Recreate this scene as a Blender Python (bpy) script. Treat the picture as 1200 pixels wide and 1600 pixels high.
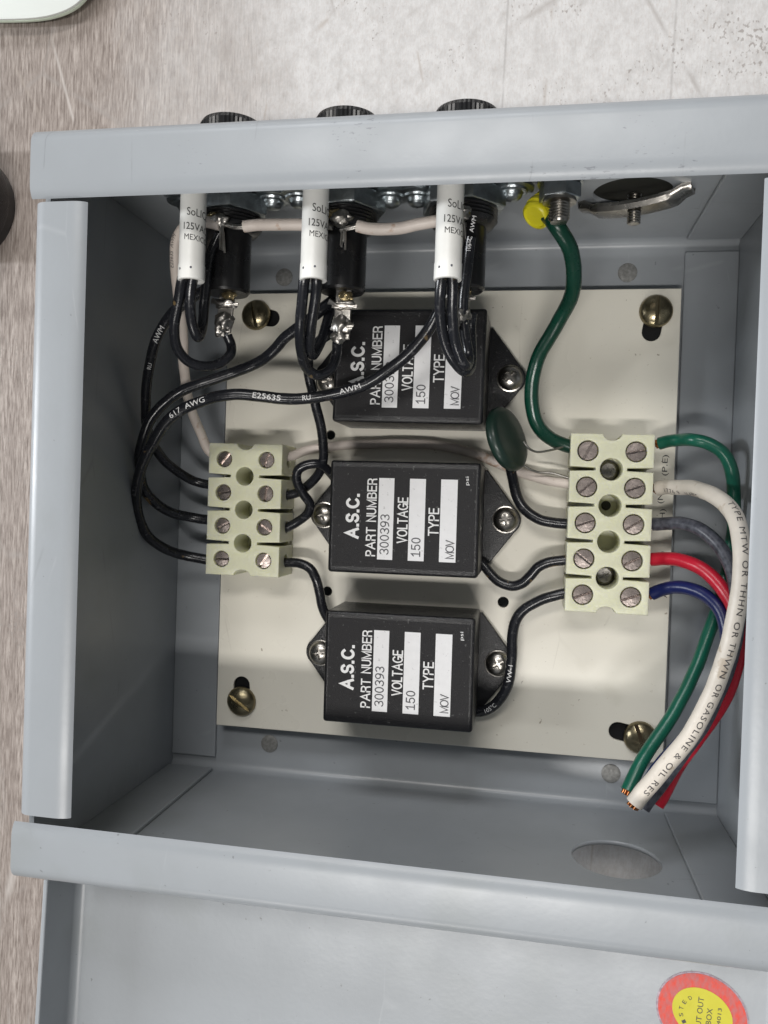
import bpy, bmesh, math, random
from mathutils import Vector, Matrix, Euler, noise
random.seed(7)
for o in list(bpy.data.objects): bpy.data.objects.remove(o)
SC = bpy.context.scene; COL = SC.collection
S = 0.001                                   # everything below is written in millimetres
R = math.radians

# ---------------------------------------------------------------- camera
FPX = 1261.6; CAM = Vector((32.8, 6.43, 293.58)); ROT = Euler((-0.01038, 0.17819, 0.03428))
cd = bpy.data.cameras.new('camera'); cam = bpy.data.objects.new('camera', cd); COL.objects.link(cam)
cam.location = CAM*S; cam.rotation_euler = ROT
cd.sensor_fit = 'AUTO'; cd.sensor_width = 36; cd.lens = 36*FPX/1600
cd.clip_start = 0.01; cd.clip_end = 20
SC.camera = cam
CM = ROT.to_matrix()
def at(px, py, v, ax=2):                    # survey of the photo: pixel + known height -> place in mm
    d = CM @ Vector(((px-600)/FPX, -(py-800)/FPX, -1)); t = (v-CAM[ax])/d[ax]
    return CAM + d*t

# ---------------------------------------------------------------- world + lights
W = bpy.data.worlds.new('World'); SC.world = W; W.use_nodes = True
W.node_tree.nodes['Background'].inputs[0].default_value = (0.93, 0.97, 1.0, 1)
W.node_tree.nodes['Background'].inputs[1].default_value = 0.10
def area(name, loc, target, sx, sy, power, col=(1, .97, .93)):
    l = bpy.data.lights.new(name, 'AREA'); l.shape = 'RECTANGLE'; l.size = sx; l.size_y = sy; l.energy = power; l.color = col
    o = bpy.data.objects.new(name, l); COL.objects.link(o); o.location = loc
    o.rotation_euler = (Vector(target)-Vector(loc)).to_track_quat('-Z', 'Y').to_euler(); return o
area('ceiling_and_fill_lamp', (-0.02, -0.56, 1.50), (0, 0, 0), 0.7, 0.09, 10)
area('ceiling_and_fill_lamp', (-0.3, 1.52, 1.20), (0, 0, 0), 0.9, 0.32, 9.5, (.97, .98, 1))
area('ceiling_and_fill_lamp', (-0.1, 0.80, 1.55), (0, 0, 0), 0.8, 0.22, 8.5)
area('ceiling_and_fill_lamp', (-0.3, -1.85, 1.15), (0, 0, 0), 0.9, 0.12, 7)
area('ceiling_and_fill_lamp', (-2.2, 0.1, 1.05), (0, 0, 0), 0.15, 1.3, 34, (.94, .97, 1))  # added fill lamp low on the left, brightens rim and cover, not the interior
area('far_wall_lamp', (-0.5, 2.6, 0.42), (0, 0, 0), 1.6, 0.3, 6)
SC.view_settings.view_transform = 'Standard'; SC.view_settings.look = 'None'
SC.view_settings.exposure = 0.15; SC.view_settings.gamma = 1
SC.render.resolution_x = 768; SC.render.resolution_y = 1024

# ---------------------------------------------------------------- materials
def mat(name, col, rough=.5, metal=0, nscale=None, namt=.0, bump=0, bscale=800, sub=0, spec=.5, coat=0, col2=None, stretch=None):
    m = bpy.data.materials.new(name); m.use_nodes = True; nt = m.node_tree; N = nt.nodes; L = nt.links
    b = N['Principled BSDF']
    b.inputs['Base Color'].default_value = (*col, 1); b.inputs['Roughness'].default_value = rough
    b.inputs['Metallic'].default_value = metal; b.inputs['Specular IOR Level'].default_value = spec
    if coat: b.inputs['Coat Weight'].default_value = coat; b.inputs['Coat Roughness'].default_value = .15
    if sub:
        b.inputs['Subsurface Weight'].default_value = sub; b.inputs['Subsurface Radius'].default_value = (1, 1, .6)
        b.inputs['Subsurface Scale'].default_value = 0.0025
    tc = N.new('ShaderNodeTexCoord'); src = tc.outputs['Object']
    if stretch:
        mp = N.new('ShaderNodeMapping'); mp.inputs['Scale'].default_value = stretch; L.new(src, mp.inputs[0]); src = mp.outputs[0]
    if nscale:
        n = N.new('ShaderNodeTexNoise'); n.inputs['Scale'].default_value = nscale; n.inputs['Detail'].default_value = 5
        L.new(src, n.inputs['Vector'])
        cr = N.new('ShaderNodeMix'); cr.data_type = 'RGBA'
        mr = N.new('ShaderNodeMapRange'); mr.inputs[1].default_value = .3; mr.inputs[2].default_value = .7
        L.new(n.outputs[0], mr.inputs[0]); L.new(mr.outputs[0], cr.inputs[0])
        c2 = col2 or tuple(c*(1-namt) for c in col)
        cr.inputs[6].default_value = (*col, 1); cr.inputs[7].default_value = (*c2, 1); L.new(cr.outputs[2], b.inputs['Base Color'])
        mr2 = N.new('ShaderNodeMapRange'); mr2.inputs[3].default_value = max(.02, rough-.08); mr2.inputs[4].default_value = min(1, rough+.1)
        L.new(n.outputs[0], mr2.inputs[0]); L.new(mr2.outputs[0], b.inputs['Roughness'])
    if bump:
        n2 = N.new('ShaderNodeTexNoise'); n2.inputs['Scale'].default_value = bscale; n2.inputs['Detail'].default_value = 3
        L.new(tc.outputs['Object'], n2.inputs['Vector'])
        bp = N.new('ShaderNodeBump'); bp.inputs['Strength'].default_value = bump; bp.inputs['Distance'].default_value = 0.0005
        L.new(n2.outputs[0], bp.inputs['Height']); L.new(bp.outputs[0], b.inputs['Normal'])
    return m

def scratched_paint(name, chips=True):
    m = mat(name, (.325, .347, .370), .33, nscale=60, namt=.07, bump=.045, bscale=700, spec=.5)
    nt = m.node_tree; N = nt.nodes; L = nt.links; b = N['Principled BSDF']
    if chips:
        tc = N.new('ShaderNodeTexCoord')
        mp = N.new('ShaderNodeMapping'); mp.inputs['Scale'].default_value = (480, 1500, 1100); mp.inputs['Rotation'].default_value = (0, 0, .35)
        L.new(tc.outputs['Object'], mp.inputs[0])
        n = N.new('ShaderNodeTexNoise'); n.inputs['Scale'].default_value = 1.0; n.inputs['Detail'].default_value = 4; n.inputs['Roughness'].default_value = .6
        L.new(mp.outputs[0], n.inputs['Vector'])
        n2 = N.new('ShaderNodeTexNoise'); n2.inputs['Scale'].default_value = 32; L.new(tc.outputs['Object'], n2.inputs['Vector'])
        mu = N.new('ShaderNodeMath'); mu.operation = 'MULTIPLY'; L.new(n.outputs[0], mu.inputs[0]); L.new(n2.outputs[0], mu.inputs[1])
        mr = N.new('ShaderNodeMapRange'); mr.inputs[1].default_value = .392; mr.inputs[2].default_value = .405; mr.inputs[4].default_value = .8; L.new(mu.outputs[0], mr.inputs[0])
        old = b.inputs['Base Color'].links[0].from_socket
        mx = N.new('ShaderNodeMix'); mx.data_type = 'RGBA'; L.new(mr.outputs[0], mx.inputs[0]); L.new(old, mx.inputs[6])
        mx.inputs[7].default_value = (.20, .21, .23, 1); L.new(mx.outputs[2], b.inputs['Base Color'])
    return m

M = {}
M['paint'] = scratched_paint('grey_paint', False)
M['paint_worn'] = scratched_paint('grey_paint_worn', True)
M['zincdot'] = mat('bare_weld', (.30, .30, .29), .6, .2, nscale=900, namt=.4, bump=.3, bscale=1500)
M['cream'] = mat('cream_enamel', (.77, .74, .65), .28, nscale=30, namt=.05, bump=.04, bscale=150)
M['brass'] = mat('yellow_zinc', (.36, .31, .20), .28, 1, nscale=250, namt=.45, bump=.15, bscale=900)
M['steel'] = mat('screw_steel', (.42, .40, .37), .28, 1, nscale=400, namt=.35, bump=.1)
M['galv'] = mat('galvanised_steel', (.44, .48, .50), .30, 1, nscale=350, namt=.4, bump=.25, bscale=900)
M['tscrew'] = mat('terminal_screw_metal', (.50, .43, .40), .27, 1, nscale=700, namt=.3, bump=.10, bscale=900)
M['solder'] = mat('solder', (.46, .44, .41), .32, 1, nscale=500, namt=.4, bump=.15, bscale=900)
M['flux'] = mat('fluxed_solder', (.50, .40, .22), .2, .8, nscale=300, namt=.6, bump=.5, bscale=900)
M['copper'] = mat('copper', (.62, .25, .10), .3, 1, nscale=900, namt=.4)
M['blackcase'] = mat('black_plastic_case', (.011, .011, .013), .30, nscale=300, namt=.3, spec=.5, bump=.35, bscale=2500)
M['blacklabel'] = mat('black_label', (.012, .0115, .013), .48, spec=.3, bump=.4, bscale=3500)
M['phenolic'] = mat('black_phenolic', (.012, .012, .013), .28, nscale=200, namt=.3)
M['white_print'] = mat('white_print', (.74, .74, .74), .45)
M['field'] = mat('white_label_field', (.76, .76, .77), .5, nscale=500, namt=.04)
M['grey_ink'] = mat('typewriter_ink', (.04, .04, .045), .6, nscale=3000, namt=-1.2)
M['wire_black'] = mat('black_insulation', (.014, .015, .019), .24, nscale=200, namt=.3, bump=.12, bscale=500)
M['wire_grey'] = mat('faded_black_insulation', (.035, .037, .05), .35, nscale=700, col2=(.11, .115, .14), bump=.1)
M['wire_white'] = mat('cream_insulation', (.72, .66, .58), .42, nscale=250, namt=.1, bump=.1)
M['wire_lightwhite'] = mat('pinkish_insulation', (.70, .62, .56), .42, nscale=250, namt=.1, bump=.1)
M['wire_green'] = mat('green_insulation', (.008, .12, .075), .30, nscale=150, namt=.25, bump=.08)
M['wire_dkgreen'] = mat('dark_green_insulation', (.004, .050, .030), .26, nscale=150, namt=.25, bump=.08)
M['wire_red'] = mat('red_insulation', (.56, .012, .035), .33, nscale=150, namt=.12, bump=.08)
M['wire_blue'] = mat('blue_insulation', (.007, .014, .095), .34, nscale=150, namt=.2, bump=.08)
M['nylon'] = mat('greenish_nylon', (.67, .67, .50), .38, nscale=180, namt=.08, bump=.3, bscale=1100, sub=.7)
M['dark_void'] = mat('hole_shade', (.02, .02, .015), .7)  # black put in for the shade down a hole
M['tube'] = mat('white_tube_plastic', (.82, .82, .79), .38, nscale=200, namt=.04, bump=.05)
M['black_ink'] = mat('black_ink', (.02, .02, .022), .6)
M['brown_ink'] = mat('wire_print_ink', (.07, .065, .065), .6)
M['discgreen'] = mat('green_epoxy', (.008, .027, .019), .42, nscale=120, namt=.25, bump=.1, bscale=300, coat=.15)
M['yellow'] = mat('yellow_vinyl', (.68, .62, .02), .35, nscale=200, namt=.1)
M['stk_yellow'] = mat('sticker_yellow', (.62, .57, .03), .5, nscale=300, namt=.05)
M['stk_red'] = mat('sticker_red_foil', (.74, .05, .02), .5, nscale=900, col2=(.50, .15, .15), bump=.2, stretch=(1, .5, 1))
M['stk_rim'] = mat('sticker_grey_rim', (.36, .28, .33), .4, .3, nscale=900, namt=.4)
M['white_panel'] = mat('white_panel', (.68, .71, .68), .35, nscale=60, namt=.04)
M['panel_edge'] = mat('green_panel_edge', (.56, .63, .52), .4)

def specks(key, scale, lo, hi, col, amt, mask=None):
    m = M[key]; nt = m.node_tree; N = nt.nodes; L = nt.links; b = N['Principled BSDF']
    tc = N.new('ShaderNodeTexCoord'); n = N.new('ShaderNodeTexNoise'); n.inputs['Scale'].default_value = scale; n.inputs['Detail'].default_value = 4
    L.new(tc.outputs['Object'], n.inputs['Vector']); src = n.outputs[0]
    if mask:
        n2 = N.new('ShaderNodeTexNoise'); n2.inputs['Scale'].default_value = mask; L.new(tc.outputs['Object'], n2.inputs['Vector'])
        mu = N.new('ShaderNodeMath'); mu.operation = 'MULTIPLY'; L.new(src, mu.inputs[0]); L.new(n2.outputs[0], mu.inputs[1]); src = mu.outputs[0]
    mr = N.new('ShaderNodeMapRange'); mr.inputs[1].default_value = lo; mr.inputs[2].default_value = hi; mr.inputs[4].default_value = amt; L.new(src, mr.inputs[0])
    mx = N.new('ShaderNodeMix'); mx.data_type = 'RGBA'; L.new(mr.outputs[0], mx.inputs[0])
    if b.inputs['Base Color'].links: L.new(b.inputs['Base Color'].links[0].from_socket, mx.inputs[6])
    else: mx.inputs[6].default_value = b.inputs['Base Color'].default_value
    mx.inputs[7].default_value = (*col, 1); L.new(mx.outputs[2], b.inputs['Base Color'])
specks('blacklabel', 900, .66, .72, (.12, .12, .12), .6)
specks('blacklabel', 120, .36, .44, (.035, .034, .036), .7, 40)
specks('blackcase', 900, .66, .72, (.14, .14, .14), .6)
specks('cream', 420, .72, .75, (.25, .2, .14), .7)
specks('cream', 900, .70, .75, (.42, .36, .27), .4)
specks('cream', 60, .33, .42, (.62, .59, .50), .5, 25)
specks('paint', 500, .715, .745, (.16, .17, .17), .7)
specks('paint', 45, .30, .42, (.28, .30, .31), .6, 18)
specks('wire_black', 260, .40, .43, (.16, .11, .05), .8, 60)
specks('wire_black', 700, .62, .70, (.08, .08, .085), .6)
specks('wire_white', 300, .37, .42, (.45, .36, .26), .6, 70)
specks('wire_lightwhite', 300, .37, .42, (.42, .26, .16), .7, 70)
def scratches(key, rot, sc, col, amt):
    m = M[key]; nt = m.node_tree; N = nt.nodes; L = nt.links; b = N['Principled BSDF']; tc = N.new('ShaderNodeTexCoord')
    mp = N.new('ShaderNodeMapping'); mp.inputs['Rotation'].default_value = (0, 0, rot); mp.inputs['Scale'].default_value = (1, .22, 1); L.new(tc.outputs['Object'], mp.inputs[0])
    v = N.new('ShaderNodeTexVoronoi'); v.feature = 'DISTANCE_TO_EDGE'; v.inputs['Scale'].default_value = sc; L.new(mp.outputs[0], v.inputs['Vector'])
    r1 = N.new('ShaderNodeMapRange'); r1.inputs[2].default_value = .006; r1.inputs[3].default_value = 1; r1.inputs[4].default_value = 0; L.new(v.outputs[0], r1.inputs[0])
    n = N.new('ShaderNodeTexNoise'); n.inputs['Scale'].default_value = sc*2.3; L.new(tc.outputs['Object'], n.inputs['Vector'])
    r2 = N.new('ShaderNodeMapRange'); r2.inputs[1].default_value = .56; r2.inputs[2].default_value = .64; r2.inputs[4].default_value = amt; L.new(n.outputs[0], r2.inputs[0])
    mu = N.new('ShaderNodeMath'); mu.operation = 'MULTIPLY'; L.new(r1.outputs[0], mu.inputs[0]); L.new(r2.outputs[0], mu.inputs[1])
    mx = N.new('ShaderNodeMix'); mx.data_type = 'RGBA'; L.new(mu.outputs[0], mx.inputs[0]); L.new(b.inputs['Base Color'].links[0].from_socket, mx.inputs[6])
    mx.inputs[7].default_value = (*col, 1); L.new(mx.outputs[2], b.inputs['Base Color'])
scratches('paint', .6, 26, (.46, .48, .50), .22)
scratches('paint', -1.1, 18, (.20, .21, .22), .4)
scratches('paint_worn', 1.2, 30, (.20, .21, .22), .55)
scratches('cream', .9, 24, (.50, .47, .40), .35)
scratches('blackcase', .4, 60, (.05, .05, .05), .5)
specks('field', 900, .66, .72, (.35, .35, .35), .5)

def bench_mat():
    m = bpy.data.materials.new('bench_laminate'); m.use_nodes = True; nt = m.node_tree; N = nt.nodes; L = nt.links
    b = N['Principled BSDF']; b.inputs['Roughness'].default_value = .55
    tc = N.new('ShaderNodeTexCoord')
    def noi(scale, vec, det=4, rough=.5):
        mp = N.new('ShaderNodeMapping'); mp.inputs['Scale'].default_value = vec; L.new(tc.outputs['Object'], mp.inputs[0])
        n = N.new('ShaderNodeTexNoise'); n.inputs['Scale'].default_value = scale; n.inputs['Detail'].default_value = det
        n.inputs['Roughness'].default_value = rough; L.new(mp.outputs[0], n.inputs['Vector']); return n.outputs[0]
    def rng(s, a, c, lo=0., hi=1.):
        r = N.new('ShaderNodeMapRange'); r.inputs[1].default_value = a; r.inputs[2].default_value = c
        r.inputs[3].default_value = lo; r.inputs[4].default_value = hi; L.new(s, r.inputs[0]); return r.outputs[0]
    def mix(f, a, c):
        x = N.new('ShaderNodeMix'); x.data_type = 'RGBA'
        for sock, v in ((x.inputs[0], f), (x.inputs[6], a), (x.inputs[7], c)):
            if isinstance(v, tuple): sock.default_value = (*v, 1)
            elif isinstance(v, float): sock.default_value = v
            else: L.new(v, sock)
        return x.outputs[2]
    def mth(op, a, c):
        x = N.new('ShaderNodeMath'); x.operation = op
        for i, v in enumerate((a, c)):
            if isinstance(v, (float, int)): x.inputs[i].default_value = v
            else: L.new(v, x.inputs[i])
        return x.outputs[0]
    grain = noi(1, (1300, 110, 1), 4, .7)          # vertical streaks of the printed pattern
    grain2 = noi(1, (260, 12, 1), 3, .6)
    g = mix(rng(grain, .36, .64), (.155, .122, .104), (.44, .385, .35))
    g = mix(rng(grain2, .35, .7, 0., .55), g, (.18, .145, .125))
    pale = mix(rng(noi(230, (1, .7, 1), 6, .75), .40, .72), (.61, .60, .595), (.45, .435, .425))
    pale = mix(rng(noi(1, (1500, 420, 1), 4, .65), .48, .72, 0., .55), pale, (.46, .41, .38))
    # the streaked pattern gives way to a pale tone towards the right of the bench
    sx = N.new('ShaderNodeSeparateXYZ'); L.new(tc.outputs['Object'], sx.inputs[0])
    wob = mth('MULTIPLY', mth('SUBTRACT', noi(22, (1, .6, 1), 5, .7), .5), .13)
    xx = mth('ADD', sx.outputs[0], wob)
    c = mix(rng(xx, -.14, -.045), g, pale)
    # dirt specks, scratches and long scribed lines
    sp = noi(900, (1, .7, 1), 3, .5); big = noi(28, (1, 1, 1), 2)
    c = mix(rng(mth('MULTIPLY', sp, big), .355, .40, 0., .7), c, (.25, .22, .20))
    v = N.new('ShaderNodeTexVoronoi'); v.feature = 'DISTANCE_TO_EDGE'; v.inputs['Scale'].default_value = 16
    mp = N.new('ShaderNodeMapping'); mp.inputs['Rotation'].default_value = (0, 0, .7); mp.inputs['Scale'].default_value = (1, .45, 1)
    L.new(tc.outputs['Object'], mp.inputs[0]); L.new(mp.outputs[0], v.inputs['Vector'])
    scr = mth('MULTIPLY', rng(v.outputs[0], .0, .012, 1., 0.), rng(noi(40, (1, 1, 1), 3), .50, .60))
    c = mix(mth('MULTIPLY', scr, .55), c, (.30, .27, .25))
    for kk, (rot, sc, th) in enumerate(((.5, 11, .006), (-.9, 7, .004), (1.3, 14, .007))):
        v2 = N.new('ShaderNodeTexVoronoi'); v2.feature = 'DISTANCE_TO_EDGE'; v2.inputs['Scale'].default_value = sc
        mp2 = N.new('ShaderNodeMapping'); mp2.inputs['Rotation'].default_value = (0, 0, rot); mp2.inputs['Scale'].default_value = (1, .3, 1); mp2.inputs['Location'].default_value = (kk*3.3, kk, 0)
        L.new(tc.outputs['Object'], mp2.inputs[0]); L.new(mp2.outputs[0], v2.inputs['Vector'])
        s2 = mth('MULTIPLY', rng(v2.outputs[0], .0, th, 1., 0.), rng(noi(30+13*kk, (1, 1, 1), 2), .52, .60))
        c = mix(mth('MULTIPLY', s2, .6), c, ((.33, .30, .28), (.55, .51, .48), (.36, .31, .27))[kk])
    for x0, sl in ((.018, .02), (.076, .025)):
        ln = mth('ABSOLUTE', mth('SUBTRACT', mth('SUBTRACT', sx.outputs[0], x0), mth('MULTIPLY', mth('SUBTRACT', sx.outputs[1], .15), sl)), 0)
        c = mix(mth('MULTIPLY', mth('MULTIPLY', rng(sx.outputs[1], .07, .09), rng(ln, .0001, .0006, 1., 0.)), rng(noi(60, (1, 1, 1), 3), .35, .6, .0, .45)), c, (.22, .20, .19))
    L.new(c, b.inputs['Base Color'])
    bp = N.new('ShaderNodeBump'); bp.inputs['Strength'].default_value = .15; bp.inputs['Distance'].default_value = .0003
    L.new(grain, bp.inputs['Height']); L.new(bp.outputs[0], b.inputs['Normal'])
    return m
M['bench'] = bench_mat()

# ---------------------------------------------------------------- mesh helpers (all in mm)
class MB:
    def __init__(s): s.v = []; s.f = []
    def add(s, v, f):
        o = len(s.v); s.v += [Vector(p) for p in v]; s.f += [tuple(i+o for i in q) for q in f]; return s
    def box(s, a, b):
        x0, y0, z0 = a; x1, y1, z1 = b
        return s.add([(x0,y0,z0),(x1,y0,z0),(x1,y1,z0),(x0,y1,z0),(x0,y0,z1),(x1,y0,z1),(x1,y1,z1),(x0,y1,z1)],
                     [(0,3,2,1),(4,5,6,7),(0,1,5,4),(1,2,6,5),(2,3,7,6),(3,0,4,7)])
    def lathe(s, prof, n=32, M4=Matrix.Identity(4), hexa=False):      # prof [(r, h)] turned round local z
        v = []; f = []
        for r, h in prof:
            for k in range(n):
                a = 2*math.pi*k/n; v.append(M4 @ Vector((r*math.cos(a), r*math.sin(a), h)))
        m = len(prof)
        for i in range(m-1):
            for k in range(n):
                f.append((i*n+k, i*n+(k+1) % n, (i+1)*n+(k+1) % n, (i+1)*n+k))
        f.append(tuple(range(n))[::-1]); f.append(tuple((m-1)*n+k for k in range(n)))
        return s.add(v, f)
    def tube(s, pts, r, n=14, taper=None):
        fr = frames(pts); v = []; f = []
        for i, (p, t, a, b) in enumerate(fr):
            rr = r*(taper(i/(len(fr)-1)) if taper else 1)
            for k in range(n):
                th = 2*math.pi*k/n; v.append(p+(a*math.cos(th)+b*math.sin(th))*rr*(1+.025*noise.noise(p*.35+a*math.cos(th)*.6)))
        for i in range(len(fr)-1):
            for k in range(n): f.append((i*n+k, i*n+(k+1) % n, (i+1)*n+(k+1) % n, (i+1)*n+k))
        f.append(tuple(range(n))[::-1]); f.append(tuple((len(fr)-1)*n+k for k in range(n)))
        return s.add(v, f)
    def blob(s, c, r, amp=.25, seed=0, sub=3):
        bm = bmesh.new(); bmesh.ops.create_icosphere(bm, subdivisions=sub, radius=1)
        c = Vector(c); v = []
        for q in bm.verts:
            d = 1+amp*noise.noise(q.co*1.4+Vector((seed*3.1, 0, 0)))+amp*.5*noise.noise(q.co*3.1+Vector((0, seed*1.7, 0)))
            v.append(c+Vector((q.co.x*r[0]*d, q.co.y*r[1]*d, q.co.z*r[2]*d)))
        bm.verts.index_update(); f = [tuple(x.index for x in q.verts) for q in bm.faces]; bm.free()
        return s.add(v, f)
    def mesh(s):
        me = bpy.data.meshes.new('m'); me.from_pydata(s.v, [], s.f); me.update()
        bm = bmesh.new(); bm.from_mesh(me); bmesh.ops.recalc_face_normals(bm, faces=bm.faces); bm.to_mesh(me); bm.free(); return me

def smooth_path(pts, sub=9):
    P = [Vector(p) for p in pts]; out = []
    Q = [P[0]*2-P[1]]+P+[P[-1]*2-P[-2]]
    for i in range(1, len(Q)-2):
        p0, p1, p2, p3 = Q[i-1:i+3]
        t0 = 0; t1 = t0+max(1e-6, (p1-p0).length)**.5; t2 = t1+max(1e-6, (p2-p1).length)**.5; t3 = t2+max(1e-6, (p3-p2).length)**.5
        for k in range(sub):
            t = t1+(t2-t1)*k/sub
            a1 = p0*((t1-t)/(t1-t0))+p1*((t-t0)/(t1-t0)); a2 = p1*((t2-t)/(t2-t1))+p2*((t-t1)/(t2-t1)); a3 = p2*((t3-t)/(t3-t2))+p3*((t-t2)/(t3-t2))
            b1 = a1*((t2-t)/(t2-t0))+a2*((t-t0)/(t2-t0)); b2 = a2*((t3-t)/(t3-t1))+a3*((t-t1)/(t3-t1))
            out.append(b1*((t2-t)/(t2-t1))+b2*((t-t1)/(t2-t1)))
    out.append(P[-1]); return out
def frames(pts):
    n = len(pts); T = [(pts[min(i+1, n-1)]-pts[max(i-1, 0)]).normalized() for i in range(n)]
    a = T[0].orthogonal().normalized(); out = []
    for i in range(n):
        a = (a-T[i]*a.dot(T[i])).normalized(); out.append((pts[i], T[i], a, T[i].cross(a)))
    return out

def from_curve(outline, holes, depth, bevel=0, bres=2):               # filled 2D outline with holes, thickness centred on z=0
    cu = bpy.data.curves.new('c', 'CURVE'); cu.dimensions = '2D'; cu.fill_mode = 'BOTH'
    cu.extrude = max(0, depth/2-bevel); cu.bevel_depth = bevel; cu.bevel_resolution = bres; cu.offset = -bevel
    for pl in [outline]+holes:
        sp = cu.splines.new('POLY'); sp.points.add(len(pl)-1); sp.use_cyclic_u = True
        for i, p in enumerate(pl): sp.points[i].co = (p[0], p[1], 0, 1)
    o = bpy.data.objects.new('c', cu); COL.objects.link(o)
    dg = bpy.context.evaluated_depsgraph_get(); dg.update()
    me = bpy.data.meshes.new_from_object(o.evaluated_get(dg)); bpy.data.objects.remove(o); bpy.data.curves.remove(cu)
    bm = bmesh.new(); bm.from_mesh(me); bmesh.ops.remove_doubles(bm, verts=bm.verts, dist=.0005); bmesh.ops.recalc_face_normals(bm, faces=bm.faces)
    bm.to_mesh(me); bm.free(); me.materials.clear(); return me
def circle(x, y, r, n=28, a0=0, a1=2*math.pi): return [(x+r*math.cos(a0+(a1-a0)*k/n), y+r*math.sin(a0+(a1-a0)*k/n)) for k in range(n)]
def slot(x, y, w, l, ang=0):
    pts = [(l/2-w/2+w/2*math.cos(t), w/2*math.sin(t)) for t in [(-math.pi/2+math.pi*k/10) for k in range(11)]]
    pts += [(-a, -b) for a, b in pts]
    c, s_ = math.cos(ang), math.sin(ang); return [(x+a*c-b*s_, y+a*s_+b*c) for a, b in pts]

def boolean(me, cut):
    a = bpy.data.objects.new('a', me); b = bpy.data.objects.new('b', cut)
    COL.objects.link(a); COL.objects.link(b)
    md = a.modifiers.new('x', 'BOOLEAN'); md.operation = 'DIFFERENCE'; md.object = b; md.solver = 'EXACT'
    dg = bpy.context.evaluated_depsgraph_get(); dg.update()
    r = bpy.data.meshes.new_from_object(a.evaluated_get(dg)); bpy.data.objects.remove(a); bpy.data.objects.remove(b)
    r.materials.clear(); return r

FONT = None
_tc = {}
def text_mesh(txt, bold=0.0, shear=0.0, fine=False, space=1.0):
    k = (txt, bold, shear, fine, space)
    if k not in _tc:
        cu = bpy.data.curves.new('t', 'FONT'); cu.body = txt; cu.size = 1; cu.resolution_u = 3; cu.offset = bold; cu.shear = shear; cu.fill_mode = 'FRONT'; cu.space_character = space
        o = bpy.data.objects.new('t', cu); COL.objects.link(o)
        dg = bpy.context.evaluated_depsgraph_get(); dg.update()
        me = bpy.data.meshes.new_from_object(o.evaluated_get(dg)); bpy.data.objects.remove(o)
        bm = bmesh.new(); bm.from_mesh(me); bmesh.ops.remove_doubles(bm, verts=bm.verts, dist=1e-5); bmesh.ops.triangulate(bm, faces=bm.faces)
        if fine:
            for _ in range(4):
                ee = [e for e in bm.edges if e.calc_length() > .16]
                if not ee: break
                bmesh.ops.subdivide_edges(bm, edges=ee, cuts=1); bmesh.ops.triangulate(bm, faces=[q for q in bm.faces if len(q.verts) > 3])
        bm.verts.index_update(); v = [x.co.copy() for x in bm.verts]; f = [tuple(x.index for x in p.verts) for p in bm.faces]; bm.free()
        _tc[k] = (v, f)
    return _tc[k]
def flat_text(txt, o, ex, ey, w, h, bold=0, shear=0, lift=.08):        # fitted into the box at o, w along ex, h along ey
    v, f = text_mesh(txt, bold, shear)
    x0 = min(p.x for p in v); x1 = max(p.x for p in v); y0 = min(p.y for p in v); y1 = max(p.y for p in v)
    o = Vector(o); ex = Vector(ex); ey = Vector(ey); n = ex.cross(ey).normalized()
    return MB().add([o+ex*((p.x-x0)/(x1-x0)*w)+ey*((p.y-y0)/(y1-y0)*h)+n*lift for p in v], f)
def _arc(cx, cy, rx, ry, a0, a1, n=12): return [(cx+rx*math.cos(R(a0+(a1-a0)*k/n)), cy+ry*math.sin(R(a0+(a1-a0)*k/n))) for k in range(n+1)]
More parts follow.
